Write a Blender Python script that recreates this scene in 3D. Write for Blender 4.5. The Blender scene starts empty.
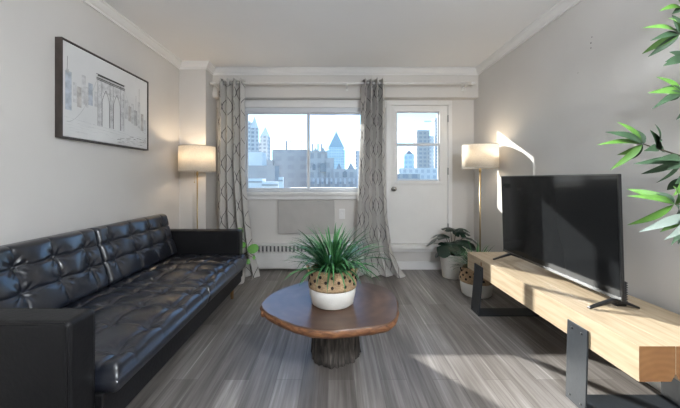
import bpy, bmesh, math, random
from mathutils import Vector, Matrix
random.seed(7)
C = bpy.context.scene.collection
PI = math.pi
H = 1.17            # eye height
F = 315.0           # focal length in pixels of a 680 px wide frame

def at(px, py, d):
    return Vector(((px-335)*d/F, d, H-(py-179)*d/F))

# ------------------------------------------------------------------ materials
def new_mat(name):
    m = bpy.data.materials.new(name); m.use_nodes = True
    nt = m.node_tree
    b = nt.nodes.get('Principled BSDF')
    return m, nt, b

def nd(nt, t, **kw):
    n = nt.nodes.new(t)
    for k, v in kw.items(): setattr(n, k, v)
    return n

def plain(name, col, rough=.5, metal=0, var=.06, scale=6, bump=0, bscale=60, spec=.5, coat=0, trans=0):
    m, nt, b = new_mat(name)
    tc = nd(nt, 'ShaderNodeTexCoord')
    no = nd(nt, 'ShaderNodeTexNoise'); no.inputs['Scale'].default_value = scale; no.inputs['Detail'].default_value = 4
    nt.links.new(tc.outputs['Object'], no.inputs['Vector'])
    r = nd(nt, 'ShaderNodeValToRGB')
    r.color_ramp.elements[0].position = .3; r.color_ramp.elements[1].position = .7
    r.color_ramp.elements[0].color = tuple(c*(1-var) for c in col)+(1,)
    r.color_ramp.elements[1].color = tuple(min(1, c*(1+var)) for c in col)+(1,)
    nt.links.new(no.outputs['Fac'], r.inputs['Fac'])
    nt.links.new(r.outputs['Color'], b.inputs['Base Color'])
    b.inputs['Roughness'].default_value = rough
    b.inputs['Metallic'].default_value = metal
    b.inputs['Specular IOR Level'].default_value = spec
    b.inputs['Coat Weight'].default_value = coat
    if bump:
        n2 = nd(nt, 'ShaderNodeTexNoise'); n2.inputs['Scale'].default_value = bscale; n2.inputs['Detail'].default_value = 5
        nt.links.new(tc.outputs['Object'], n2.inputs['Vector'])
        bp = nd(nt, 'ShaderNodeBump'); bp.inputs['Strength'].default_value = bump; bp.inputs['Distance'].default_value = .01
        nt.links.new(n2.outputs['Fac'], bp.inputs['Height'])
        nt.links.new(bp.outputs['Normal'], b.inputs['Normal'])
    return m

def mth(nt, op, a, b=None, c=None):
    n = nd(nt, 'ShaderNodeMath', operation=op)
    for i, v in enumerate((a, b, c)):
        if v is None: continue
        if isinstance(v, (int, float)): n.inputs[i].default_value = v
        else: nt.links.new(v, n.inputs[i])
    return n.outputs[0]

def ramp(nt, fac, stops):
    r = nd(nt, 'ShaderNodeValToRGB')
    els = r.color_ramp.elements
    while len(els) < len(stops): els.new(.5)
    for e, (p, c) in zip(els, stops):
        e.position = p; e.color = tuple(c)+(1,)
    nt.links.new(fac, r.inputs['Fac'])
    return r.outputs['Color']

def floor_mat():
    m, nt, b = new_mat('floor_planks')
    tc = nd(nt, 'ShaderNodeTexCoord')
    mp = nd(nt, 'ShaderNodeMapping'); mp.inputs['Rotation'].default_value = (0, 0, PI/2)
    mp.inputs['Location'].default_value = (.33, .04, 0)
    nt.links.new(tc.outputs['Object'], mp.inputs['Vector'])
    br = nd(nt, 'ShaderNodeTexBrick')
    br.inputs['Scale'].default_value = 1; br.inputs['Brick Width'].default_value = 1.1; br.inputs['Row Height'].default_value = .152
    br.inputs['Mortar Size'].default_value = .0016; br.inputs['Mortar Smooth'].default_value = .2
    br.inputs['Color1'].default_value = (0, 0, 0, 1); br.inputs['Color2'].default_value = (1, 1, 1, 1)
    br.inputs['Mortar'].default_value = (.5, .5, .5, 1); br.offset = .37
    nt.links.new(mp.outputs['Vector'], br.inputs['Vector'])
    # wood streaks along Y
    mg = nd(nt, 'ShaderNodeMapping'); mg.inputs['Scale'].default_value = (26, .9, 1)
    nt.links.new(tc.outputs['Object'], mg.inputs['Vector'])
    g = nd(nt, 'ShaderNodeTexNoise'); g.inputs['Scale'].default_value = 1.6; g.inputs['Detail'].default_value = 7; g.inputs['Roughness'].default_value = .62
    nt.links.new(mg.outputs['Vector'], g.inputs['Vector'])
    mg2 = nd(nt, 'ShaderNodeMapping'); mg2.inputs['Scale'].default_value = (7, .8, 1)
    nt.links.new(tc.outputs['Object'], mg2.inputs['Vector'])
    g2 = nd(nt, 'ShaderNodeTexNoise'); g2.inputs['Scale'].default_value = 1.3; g2.inputs['Detail'].default_value = 4
    nt.links.new(mg2.outputs['Vector'], g2.inputs['Vector'])
    v = mth(nt, 'ADD', mth(nt, 'MULTIPLY', g.outputs['Fac'], .62), mth(nt, 'MULTIPLY', g2.outputs['Fac'], .38))
    v = mth(nt, 'ADD', v, mth(nt, 'MULTIPLY', mth(nt, 'SUBTRACT', br.outputs['Color'], .5), .13))
    mg3 = nd(nt, 'ShaderNodeMapping'); mg3.inputs['Scale'].default_value = (34, .5, 1)
    nt.links.new(tc.outputs['Object'], mg3.inputs['Vector'])
    g3 = nd(nt, 'ShaderNodeTexNoise'); g3.inputs['Scale'].default_value = 1.1; g3.inputs['Detail'].default_value = 2
    nt.links.new(mg3.outputs['Vector'], g3.inputs['Vector'])
    v = mth(nt, 'ADD', v, mth(nt, 'MULTIPLY', mth(nt, 'MAXIMUM', mth(nt, 'SUBTRACT', g3.outputs['Fac'], .6), 0), 1.3))
    col = ramp(nt, v, [(.30, (.074, .064, .057)), (.45, (.15, .134, .122)), (.60, (.25, .23, .215)), (.76, (.47, .445, .42))])
    mx = nd(nt, 'ShaderNodeMix', data_type='RGBA')
    nt.links.new(mth(nt, 'MULTIPLY', br.outputs['Fac'], .55), mx.inputs['Factor'])
    nt.links.new(col, mx.inputs['A']); mx.inputs['B'].default_value = (.05, .045, .04, 1)
    nt.links.new(mx.outputs['Result'], b.inputs['Base Color'])
    rg = mth(nt, 'ADD', mth(nt, 'MULTIPLY', g.outputs['Fac'], .22), .30)
    nt.links.new(rg, b.inputs['Roughness'])
    bp = nd(nt, 'ShaderNodeBump'); bp.inputs['Strength'].default_value = .25; bp.inputs['Distance'].default_value = .003
    nt.links.new(mth(nt, 'SUBTRACT', g.outputs['Fac'], br.outputs['Fac']), bp.inputs['Height'])
    nt.links.new(bp.outputs['Normal'], b.inputs['Normal'])
    return m

def curtain_mat():
    m, nt, b = new_mat('curtain_trellis')
    uv = nd(nt, 'ShaderNodeUVMap')
    sp = nd(nt, 'ShaderNodeSeparateXYZ'); nt.links.new(uv.outputs['UV'], sp.inputs[0])
    P, Q = .19, .34
    u = mth(nt, 'MULTIPLY', sp.outputs[0], 2*PI/P); v = mth(nt, 'MULTIPLY', sp.outputs[1], 2*PI/Q)
    uu = mth(nt, 'DIVIDE', sp.outputs[0], P)
    gv = mth(nt, 'ADD', mth(nt, 'DIVIDE', sp.outputs[1], Q), mth(nt, 'MULTIPLY', mth(nt, 'SINE', mth(nt, 'MULTIPLY', v, 2)), -.05))
    def band(q, w_): return mth(nt, 'LESS_THAN', mth(nt, 'ABSOLUTE', mth(nt, 'SUBTRACT', mth(nt, 'FRACT', q), .5)), w_)
    mk = mth(nt, 'MAXIMUM', band(mth(nt, 'ADD', uu, gv), .027), band(mth(nt, 'SUBTRACT', uu, gv), .027))
    no = nd(nt, 'ShaderNodeTexNoise'); no.inputs['Scale'].default_value = 300
    nt.links.new(uv.outputs['UV'], no.inputs['Vector'])
    base = ramp(nt, no.outputs['Fac'], [(.3, (.50, .485, .46)), (.7, (.60, .58, .55))])
    mx = nd(nt, 'ShaderNodeMix', data_type='RGBA')
    nt.links.new(mk, mx.inputs['Factor']); nt.links.new(base, mx.inputs['A']); mx.inputs['B'].default_value = (.12, .11, .11, 1)
    nt.links.new(mx.outputs['Result'], b.inputs['Base Color'])
    b.inputs['Roughness'].default_value = .85
    out = nt.nodes['Material Output']
    tr = nd(nt, 'ShaderNodeBsdfTranslucent'); nt.links.new(mx.outputs['Result'], tr.inputs['Color'])
    ms = nd(nt, 'ShaderNodeMixShader'); ms.inputs[0].default_value = .18
    nt.links.new(b.outputs[0], ms.inputs[1]); nt.links.new(tr.outputs[0], ms.inputs[2])
    nt.links.new(ms.outputs[0], out.inputs['Surface'])
    return m

def glass_mat():
    m, nt, b = new_mat('window_glass')
    nt.nodes.remove(b)
    t = nd(nt, 'ShaderNodeBsdfTransparent'); t.inputs['Color'].default_value = (.95, .97, .98, 1)
    g = nd(nt, 'ShaderNodeBsdfGlossy'); g.inputs['Roughness'].default_value = .02
    fr = nd(nt, 'ShaderNodeFresnel'); fr.inputs['IOR'].default_value = 1.35
    ms = nd(nt, 'ShaderNodeMixShader')
    nt.links.new(fr.outputs[0], ms.inputs[0]); nt.links.new(t.outputs[0], ms.inputs[1]); nt.links.new(g.outputs[0], ms.inputs[2])
    nt.links.new(ms.outputs[0], nt.nodes['Material Output'].inputs['Surface'])
    return m

def shade_mat(name='lamp_linen', strength=1.6):
    m, nt, b = new_mat(name)
    tc = nd(nt, 'ShaderNodeTexCoord')
    w = nd(nt, 'ShaderNodeTexNoise'); w.inputs['Scale'].default_value = 90
    nt.links.new(tc.outputs['Object'], w.inputs['Vector'])
    col = ramp(nt, w.outputs['Fac'], [(.3, (.74, .70, .63)), (.7, (.84, .80, .73))])
    nt.links.new(col, b.inputs['Base Color']); b.inputs['Roughness'].default_value = .9
    tr = nd(nt, 'ShaderNodeBsdfTranslucent'); nt.links.new(col, tr.inputs['Color'])
    ms = nd(nt, 'ShaderNodeMixShader'); ms.inputs[0].default_value = .5
    nt.links.new(b.outputs[0], ms.inputs[1]); nt.links.new(tr.outputs[0], ms.inputs[2])
    nt.links.new(ms.outputs[0], nt.nodes['Material Output'].inputs['Surface'])
    return m

def wood_mat(name, cols, scale=(2, 22, 22), rough=.5, bump=.2, ns=2.2, seam=None):
    m, nt, b = new_mat(name)
    tc = nd(nt, 'ShaderNodeTexCoord')
    mp = nd(nt, 'ShaderNodeMapping'); mp.inputs['Scale'].default_value = scale
    nt.links.new(tc.outputs['Object'], mp.inputs['Vector'])
    n = nd(nt, 'ShaderNodeTexNoise'); n.inputs['Scale'].default_value = ns; n.inputs['Detail'].default_value = 7; n.inputs['Distortion'].default_value = .6
    nt.links.new(mp.outputs['Vector'], n.inputs['Vector'])
    col = ramp(nt, n.outputs['Fac'], cols)
    nt.links.new(col, b.inputs['Base Color'])
    b.inputs['Roughness'].default_value = rough
    bp = nd(nt, 'ShaderNodeBump'); bp.inputs['Strength'].default_value = bump; bp.inputs['Distance'].default_value = .004
    nt.links.new(n.outputs['Fac'], bp.inputs['Height']); nt.links.new(bp.outputs['Normal'], b.inputs['Normal'])
    return m

def rings_mat(name, cols, centre, rscale, rough=.4, ringw=.35):
    """end grain: growth rings about a centre in the XY plane, with radial rays"""
    m, nt, b = new_mat(name)
    tc = nd(nt, 'ShaderNodeTexCoord')
    mp = nd(nt, 'ShaderNodeMapping'); mp.inputs['Location'].default_value = (-centre[0], -centre[1], -centre[2])
    nt.links.new(tc.outputs['Object'], mp.inputs['Vector'])
    n = nd(nt, 'ShaderNodeTexNoise'); n.inputs['Scale'].default_value = 5; n.inputs['Detail'].default_value = 5
    nt.links.new(mp.outputs['Vector'], n.inputs['Vector'])
    w = nd(nt, 'ShaderNodeTexWave', wave_type='RINGS'); w.rings_direction = 'SPHERICAL' 
    w.inputs['Scale'].default_value = rscale; w.inputs['Distortion'].default_value = 2.2; w.inputs['Detail'].default_value = 3; w.inputs['Detail Scale'].default_value = 1.4
    nt.links.new(mp.outputs['Vector'], w.inputs['Vector'])
    v = mth(nt, 'ADD', mth(nt, 'MULTIPLY', w.outputs['Fac'], ringw), mth(nt, 'MULTIPLY', n.outputs['Fac'], 1-ringw))
    nt.links.new(ramp(nt, v, cols), b.inputs['Base Color'])
    b.inputs['Roughness'].default_value = rough
    bp = nd(nt, 'ShaderNodeBump'); bp.inputs['Strength'].default_value = .12; bp.inputs['Distance'].default_value = .004
    nt.links.new(v, bp.inputs['Height']); nt.links.new(bp.outputs['Normal'], b.inputs['Normal'])
    return m

def facade_mat(name, wall, glass, sx, sz, mx=.4, rough=.7, rad=.3):
    """storeys of windows as a procedural surface pattern: period sx wide, sz high, in metres"""
    m, nt, b = new_mat(name)
    tc = nd(nt, 'ShaderNodeTexCoord')
    sp = nd(nt, 'ShaderNodeSeparateXYZ'); nt.links.new(tc.outputs['Object'], sp.inputs[0])
    h = mth(nt, 'ADD', sp.outputs[0], mth(nt, 'MULTIPLY', sp.outputs[1], .73))
    fx = mth(nt, 'FRACT', mth(nt, 'DIVIDE', h, sx)); fz = mth(nt, 'FRACT', mth(nt, 'DIVIDE', sp.outputs[2], sz))
    a = mth(nt, 'GREATER_THAN', fx, mx); c = mth(nt, 'GREATER_THAN', fz, rad+.15)
    k = mth(nt, 'MULTIPLY', a, c)
    no = nd(nt, 'ShaderNodeTexNoise'); no.inputs['Scale'].default_value = .15; nt.links.new(tc.outputs['Object'], no.inputs['Vector'])
    wc = ramp(nt, no.outputs['Fac'], [(.3, tuple(x*.9 for x in wall)), (.7, wall)])
    mxn = nd(nt, 'ShaderNodeMix', data_type='RGBA'); nt.links.new(k, mxn.inputs['Factor'])
    nt.links.new(wc, mxn.inputs['A']); mxn.inputs['B'].default_value = tuple(glass)+(1,)
    nt.links.new(mxn.outputs['Result'], b.inputs['Base Color']); b.inputs['Roughness'].default_value = rough
    return m

M = {}
M['wall'] = plain('wall_paint', (.585, .562, .535), .75, var=.03, scale=1.6, bump=.05, bscale=90)
M['ceil'] = plain('ceiling_paint', (.80, .80, .80), .9, var=.015, scale=1.2, bump=.15, bscale=140)
M['white'] = plain('trim_paint', (.72, .71, .70), .4, var=.02)
M['sash'] = plain('window_vinyl', (.60, .62, .65), .4, var=.02)
M['door'] = plain('door_paint', (.72, .71, .69), .42, var=.02)
M['floor'] = floor_mat()
M['glass'] = glass_mat()
M['curtain'] = curtain_mat()
M['leather'] = plain('black_leather', (.010, .012, .019), .30, var=.2, scale=3, bump=.07, bscale=45, spec=.85, coat=.15)
M['leather_flat'] = plain('black_leather_panel', (.009, .009, .010), .40, var=.2, scale=3, bump=.10, bscale=60, spec=.2)
M['oak_leg'] = wood_mat('leg_wood', [(.3, (.16, .085, .03)), (.7, (.28, .16, .07))], (20, 20, 2))
M['pine'] = wood_mat('bench_wood', [(.25, (.34, .25, .155)), (.5, (.43, .335, .222)), (.75, (.49, .395, .275))], (22, 1.6, 22), .5, .12)
M['pine_end'] = rings_mat('bench_end_grain', [(.2, (.14, .058, .018)), (.5, (.23, .105, .036)), (.8, (.32, .16, .06))], (1.36, 1.3, .24), 12, .6, .08)  # end grain, with the shade of the bench end darkened into its brown
M['black_metal'] = plain('black_steel', (.022, .026, .031), .45, 0, var=.1, scale=20, bump=.05)
M['rings'] = rings_mat('slab_top', [(.25, (.045, .023, .014)), (.5, (.09, .048, .029)), (.78, (.17, .10, .064))], (-.02, 1.97, .43), 5, .3, .06)
M['bark_edge'] = wood_mat('slab_edge', [(.3, (.07, .028, .012)), (.5, (.17, .07, .03)), (.7, (.27, .125, .05))], (9, 9, 26), .55, .5)
M['bark'] = wood_mat('stump_bark', [(.32, (.022, .02, .019)), (.5, (.07, .06, .053)), (.68, (.15, .13, .115))], (22, 22, 3), .9, 1.0)
M['brass'] = plain('brass', (.36, .27, .14), .35, .9, var=.05)
M['shade'] = shade_mat()
M['shade_trim'] = plain('shade_trim', (.50, .46, .40), .8)
M['bulb'] = None
M['screen'] = plain('screen_glass', (.012, .013, .014), .08, var=.02, spec=.2)
M['tv_plastic'] = plain('tv_plastic', (.012, .012, .013), .3)
M['rod'] = plain('rod_paint', (.70, .69, .67), .35)
M['steel'] = plain('grommet_steel', (.35, .35, .35), .3, 1)
M['leaf_grass'] = plain('grass_leaf', (.025, .11, .035), .38, var=.5, scale=14)
M['leaf_tip'] = plain('grass_leaf_light', (.07, .22, .075), .38, var=.4, scale=14)
M['leaf_dark'] = plain('monstera_leaf', (.010, .026, .017), .28, var=.3, scale=10)
M['leaf_bamboo'] = plain('bamboo_leaf', (.10, .24, .035), .55, var=.35, scale=9)  # lit look put into this green; the dark leaf is its unlit copy
M['leaf_bamboo_dark'] = plain('bamboo_leaf_dark', (.03, .07, .03), .6, var=.3, scale=9)
M['leaf_round'] = plain('round_leaf', (.11, .30, .05), .4, var=.3, scale=10)
M['stem'] = plain('stem', (.07, .06, .035), .6)
M['soil'] = plain('soil', (.03, .022, .016), .95, bump=.6)
M['ceramic'] = plain('white_ceramic', (.62, .60, .56), .45, var=.04, bump=.1)
M['rope'] = plain('woven_white', (.66, .64, .60), .85, var=.05, bump=.15, bscale=120)
M['wicker'] = plain('woven_tan', (.40, .27, .155), .85, var=.25, scale=50, bump=.8, bscale=150)
M['wicker_dark'] = plain('woven_dark', (.022, .014, .01), .9)
M['beige'] = plain('panel_beige', (.40, .385, .365), .6)
M['heater'] = plain('heater_enamel', (.60, .59, .575), .45)
M['heater_dark'] = plain('heater_slot', (.16, .16, .165), .8)
M['canvas'] = plain('canvas', (.66, .66, .655), .8, var=.06, scale=3)
M['frame'] = plain('frame_brown', (.052, .040, .034), .5, var=.2, scale=20)
M['ink'] = plain('ink', (.05, .048, .046), .8)
M['ink_mid'] = plain('ink_wash', (.42, .42, .42), .85, var=.25, scale=30)
M['ink_light'] = plain('ink_pale', (.56, .56, .565), .85, var=.2, scale=30)
M['ink_blue'] = plain('ink_blue', (.42, .46, .52), .85, var=.2, scale=30)
M['ink_brown'] = plain('ink_brown', (.46, .44, .42), .85, var=.25, scale=30)
M['nickel'] = plain('nickel', (.45, .44, .42), .25, 1)

# ------------------------------------------------------------------ mesh tools
class MB:
    def __init__(s): s.v = []; s.f = []; s.m = []; s.sm = []; s.uv = {}
    def add(s, vs, fs, mi=0, smooth=False):
        o = len(s.v); s.v += [tuple(v) for v in vs]
        for f in fs:
            s.f.append(tuple(i+o for i in f)); s.m.append(mi); s.sm.append(smooth)
        return o
    def box(s, x0, x1, y0, y1, z0, z1, mi=0, M4=None):
        vs = [Vector((x, y, z)) for z in (z0, z1) for y in (y0, y1) for x in (x0, x1)]
        if M4 is not None: vs = [M4 @ v for v in vs]
        s.add(vs, [(0, 2, 3, 1), (4, 5, 7, 6), (0, 1, 5, 4), (2, 6, 7, 3), (0, 4, 6, 2), (1, 3, 7, 5)], mi); return s
    def lathe(s, prof, cx=0, cy=0, n=40, mi=0, cap=True, smooth=True, mfn=None):
        vs = [(cx+r*math.cos(2*PI*k/n), cy+r*math.sin(2*PI*k/n), z) for r, z in prof for k in range(n)]
        o = len(s.v); s.v += vs
        for i in range(len(prof)-1):
            for k in range(n):
                k2 = (k+1) % n
                s.f.append((o+i*n+k, o+i*n+k2, o+(i+1)*n+k2, o+(i+1)*n+k)); s.m.append(mfn(i, k) if mfn else mi); s.sm.append(smooth)
        if cap:
            for i in (0, len(prof)-1):
                if prof[i][0] > 1e-5:
                    s.f.append(tuple(o+i*n+k for k in range(n))); s.m.append(mi); s.sm.append(False)
        return s
    def tube(s, pts, r, n=8, mi=0, r2=None, smooth=True):
        pts = [Vector(p) for p in pts]; rings = []
        for i, p in enumerate(pts):
            a = pts[max(i-1, 0)]; b = pts[min(i+1, len(pts)-1)]
            t = (b-a).normalized()
            ref = Vector((0, 0, 1)) if abs(t.z) < .9 else Vector((1, 0, 0))
            u = t.cross(ref).normalized(); w = t.cross(u)
            rr = r if r2 is None else r+(r2-r)*i/(len(pts)-1)
            rings.append([p+(u*math.cos(2*PI*k/n)+w*math.sin(2*PI*k/n))*rr for k in range(n)])
        o = len(s.v)
        for ring in rings: s.v += [tuple(v) for v in ring]
        for i in range(len(rings)-1):
            for k in range(n):
                k2 = (k+1) % n
                s.f.append((o+i*n+k, o+(i+1)*n+k, o+(i+1)*n+k2, o+i*n+k2)); s.m.append(mi); s.sm.append(smooth)
        s.f.append(tuple(o+k for k in range(n))); s.m.append(mi); s.sm.append(False)
        s.f.append(tuple(o+(len(rings)-1)*n+k for k in reversed(range(n)))); s.m.append(mi); s.sm.append(False)
        return s
    def prism(s, poly, y0, y1, axis='y', mi=0):
        """poly of 2D points extruded along an axis: axis y -> points are (x,z); x -> (y,z); z -> (x,y)"""
        n = len(poly)
        def mk(p, t):
            return {'y': (p[0], t, p[1]), 'x': (t, p[0], p[1]), 'z': (p[0], p[1], t)}[axis]
        vs = [mk(p, y0) for p in poly]+[mk(p, y1) for p in poly]
        fs = [tuple(range(n)), tuple(range(2*n-1, n-1, -1))]+[(i, i+n, (i+1) % n+n, (i+1) % n) for i in range(n)]
        s.add(vs, fs, mi); return s
    def build(s, name, mats, parent=None, bevel=0, seg=2, solid=0, subsurf=0, uvs=None, smooth_all=False, recalc=True):
        me = bpy.data.meshes.new(name)
        me.from_pydata(s.v, [], s.f)
        if not isinstance(mats, (list, tuple)): mats = [mats]
        for mt in mats: me.materials.append(mt)
        for p, mi, sm in zip(me.polygons, s.m, s.sm):
            p.material_index = mi; p.use_smooth = sm or smooth_all
        if uvs:
            l = me.uv_layers.new(name='UVMap')
            for lp in me.loops: l.data[lp.index].uv = uvs[lp.vertex_index]
        me.update()
        if recalc:
            bm = bmesh.new(); bm.from_mesh(me); bmesh.ops.recalc_face_normals(bm, faces=bm.faces); bm.to_mesh(me); bm.free()
        o = bpy.data.objects.new(name, me); C.objects.link(o)
        if parent is not None:
            o.parent = parent
            if parent.parent is None and parent.type == 'EMPTY': o.matrix_parent_inverse = Matrix.Translation(-parent.location)
        if bevel:
            b = o.modifiers.new('Bevel', 'BEVEL'); b.width = bevel; b.segments = seg; b.limit_method = 'ANGLE'; b.angle_limit = math.radians(40)
            for p in me.polygons: p.use_smooth = True
            w = o.modifiers.new('WN', 'WEIGHTED_NORMAL')
        if solid:
            k = o.modifiers.new('Solid', 'SOLIDIFY'); k.thickness = solid; k.offset = 0
        if subsurf:
            k = o.modifiers.new('Sub', 'SUBSURF'); k.levels = subsurf; k.render_levels = subsurf
        return o

def thing(name, label, cat, loc, group=None, kind=None):
    o = bpy.data.objects.new(name, None); C.objects.link(o); o.location = loc
    o.empty_display_size = .1
    if label: o['label'] = label; o['category'] = cat
    if group: o['group'] = group
    if kind: o['kind'] = kind
    return o
def tag(o, label=None, cat=None, group=None, kind=None):
    for k, v in (('label', label), ('category', cat), ('group', group), ('kind', kind)):
        if v: o[k] = v
    return o
def struct(name, mb, mat, **kw):
    return tag(mb.build(name, mat, **kw), kind='structure')
def sthing(name, loc):
    return thing(name, None, None, loc, kind='structure')

# ------------------------------------------------------------------ room shell
XL, XR, YF, YB, ZC = -1.85, 1.80, 4.08, -2.6, 2.55
struct('floor', MB().box(XL-.1, XR+.1, YB-.1, YF+.25, -.1, 0), M['floor'])
struct('ceiling', MB().box(XL-.1, XR+.1, YB-.1, YF+.25, ZC, ZC+.1), M['ceil'])
struct('wall_left', MB().box(XL-.1, XL, YB-.1, YF+.25, 0, ZC), M['wall'])
wr = struct('wall_right', MB().box(XR, XR+.1, YB-.1, YF+.25, 0, ZC), M['wall'])
holes = MB()
for (px, py, r) in ((592, 37, .004), (591, 43, .005), (591, 48, .004), (578, 73, .003)):
    d = F*XR/(px-335); p = at(px, py, d)
    n = 8
    holes.add([(XR-.0012, p.y+r*math.cos(2*PI*k/n), p.z+r*math.sin(2*PI*k/n)) for k in range(n)]+
              [(XR, p.y+r*math.cos(2*PI*k/n), p.z+r*math.sin(2*PI*k/n)) for k in range(n)],
              [tuple(range(n))]+[(k, (k+1) % n, (k+1) % n+n, k+n) for k in range(n)])
holes.build('nail_hole', M['frame'], wr)
struct('wall_back', MB().box(XL, XR, YB-.1, YB, 0, ZC), M['wall'])
# far wall with window and door openings
WX0, WX1, WZ0, WZ1 = -1.20, .46, 1.0, 2.10        # window opening
DX0, DX1, DZ0, DZ1 = .70, 1.475, .33, 2.145         # door opening
T = .2
wf = MB()
wf.box(XL, WX0, YF, YF+T, 0, ZC); wf.box(WX0, WX1, YF, YF+T, 0, WZ0); wf.box(WX0, WX1, YF, YF+T, WZ1, ZC)
wf.box(WX1, DX0, YF, YF+T, 0, ZC); wf.box(DX0, DX1, YF, YF+T, 0, DZ0); wf.box(DX0, DX1, YF, YF+T, DZ1, ZC); wf.box(DX1, XR, YF, YF+T, 0, ZC)
struct('wall_far', wf, M['wall'])
# bulkhead over window and door, and the corner column
BZ, BY = 2.195, 3.955
struct('wall_bulkhead', MB().box(XL, XR, BY, YF, BZ, ZC), M['wall'])
struct('wall_column', MB().box(XL, -1.535, 3.74, YF, 0, ZC), M['wall'])
# crown moulding: profile swept
def crown(name, p0, p1, inward, m0=0, m1=0):
    """p0->p1 along the wall, inward = unit vector into the room"""
    prof = [(0, ZC), (.062, ZC), (.062, ZC-.010), (.050, ZC-.018), (.045, ZC-.030), (.028, ZC-.050), (.014, ZC-.060), (.014, ZC-.078), (0, ZC-.078)]
    p0 = Vector(p0); p1 = Vector(p1); w = Vector(inward); t = (p1-p0).normalized()
    vs = []
    for (b, m, sg) in ((p0, m0, 1), (p1, m1, -1)):
        for a, z in prof:
            q = b+w*a+t*sg*m*a
            vs.append((q.x, q.y, z))
    n = len(prof)
    mb = MB(); mb.add(vs, [tuple(range(n)), tuple(range(2*n-1, n-1, -1))]+[(i, (i+1) % n, (i+1) % n+n, i+n) for i in range(n)])
    return struct(name, mb, M['white'])
crown('trim_1', (XL, YB, 0), (XL, 3.74, 0), (1, 0, 0), 1, 1)
crown('trim_2', (XL, 3.74, 0), (-1.535, 3.74, 0), (0, -1, 0), 1, -1)
crown('trim_3', (-1.535, 3.74, 0), (-1.535, BY, 0), (1, 0, 0), -1, 1)
crown('trim_4', (-1.535, BY, 0), (XR, BY, 0), (0, -1, 0), 1, 1)
crown('trim_5', (XR, BY, 0), (XR, YB, 0), (-1, 0, 0), 1, 1)
# window head trim and stool/apron
struct('trim_6', MB().box(-1.53, .66, YF-.018, YF, 2.095, 2.165).box(-1.53, .66, YF-.03, YF, 2.165, 2.185), M['white'], bevel=.003)
sill = MB().box(-1.33, .60, YF-.075, YF+.02, .965, 1.0).box(-1.30, .57, YF-.03, YF, .905, .965)
struct('trim_7', sill, M['white'], bevel=.004)
struct('trim_8', MB().box(WX1+.0, WX1+.07, YF-.018, YF, 1.0, 2.095).box(WX0-.07, WX0, YF-.018, YF, 1.0, 2.095), M['white'], bevel=.003)
# door step / raised threshold
struct('trim_9', MB().box(.62, 1.50, YF-.07, YF, .275, .33).box(.62, 1.50, YF-.035, YF, .235, .275), M['white'], bevel=.004)
def bb(name, *boxes):
    mb = MB()
    for b in boxes: mb.box(*b)
    return struct(name, mb, M['white'], bevel=.004)
bb('baseboard_far', (.60, XR, YF-.016, YF, 0, .105))
bb('baseboard_right', (XR-.014, XR, YB, YF-.016, 0, .09))
bb('baseboard_left', (XL, XL+.014, YB, 3.74, 0, .09))
bb('baseboard_column', (XL+.014, -1.535, 3.726, 3.74, 0, .09), (-1.535, -1.521, 3.726, YF, 0, .09))
bb('baseboard_back', (XL+.014, XR-.014, YB, YB+.014, 0, .09))

# window_1: two sliding sashes in a frame
w1 = sthing('window_1', ((WX0+WX1)/2, YF, WZ0))
fb = MB(); y0, y1 = YF+.01, YF+.12
fb.box(WX0, WX1, y0, y1, WZ1-.062, WZ1); fb.box(WX0, WX1, y0, y1, WZ0, WZ0+.032)
fb.box(WX0, WX0+.035, y0, y1, WZ0+.032, WZ1-.062); fb.box(WX1-.055, WX1, y0, y1, WZ0+.032, WZ1-.062)
fb.build('window_frame', M['sash'], w1, bevel=.003)
def sash(parent, x0, x1, z0, z1, ya, th=.028, wl=.028, wr_=.028, wt=.022, wb=.022, name='sash', mat=None):
    m = MB()
    m.box(x0, x0+wl, ya, ya+th, z0, z1); m.box(x1-wr_, x1, ya, ya+th, z0, z1)
    m.box(x0+wl, x1-wr_, ya, ya+th, z1-wt, z1); m.box(x0+wl, x1-wr_, ya, ya+th, z0, z0+wb)
    s = m.build(name, mat or M['sash'], parent, bevel=.002)
    MB().box(x0+wl, x1-wr_, ya+th/2-.002, ya+th/2+.002, z0+wb, z1-wt).build('pane', M['glass'], s)
    return s
zb, zt = WZ0+.032, WZ1-.062
sash(w1, WX0+.035, -.335, zb, zt, YF+.03, wr_=.032)
s2 = sash(w1, -.362, WX1-.055, zb, zt, YF+.062, wl=.032)
MB().box(-.357, -.349, YF+.018, YF+.03, 1.42, 1.50).build('latch', M['sash'], w1)

# door_1
d1 = sthing('door_1', ((DX0+DX1)/2, YF, DZ0))
j = MB(); j.box(DX0-.035, DX0+.02, YF-.012, YF+.1, DZ0, DZ1); j.box(DX1-.012, DX1+.04, YF-.012, YF+.1, DZ0, DZ1)
j.box(DX0-.035, DX1+.04, YF-.012, YF+.1, DZ1-.02, DZ1+.04)
j.build('door_frame', M['white'], d1, bevel=.004)
lx0, lx1, lz0, lz1 = DX0+.022, DX1-.014, DZ0+.004, DZ1-.022
gx0, gx1, gz0, gz1 = .775, 1.375, 1.115, 2.065
dl = MB(); ya, yb = YF+.005, YF+.05
dl.box(lx0, lx1, ya, yb, lz0, gz0); dl.box(lx0, lx1, ya, yb, gz1, lz1); dl.box(lx0, gx0, ya, yb, gz0, gz1); dl.box(gx1, lx1, ya, yb, gz0, gz1)
leaf = dl.build('door_leaf', M['door'], d1, bevel=.002)
gf = MB()
for (a, b, c, d) in ((gx0-.012, gx1+.012, gz1-.02, gz1+.012), (gx0-.012, gx1+.012, gz0-.012, gz0+.03), (gx0-.012, gx0+.022, gz0+.03, gz1-.02), (gx1-.022, gx1+.012, gz0+.03, gz1-.02)):
    gf.box(a, b, YF-.008, YF+.056, c, d)
gfo = gf.build('glazing_frame', M['white'], d1, bevel=.003)
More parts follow.
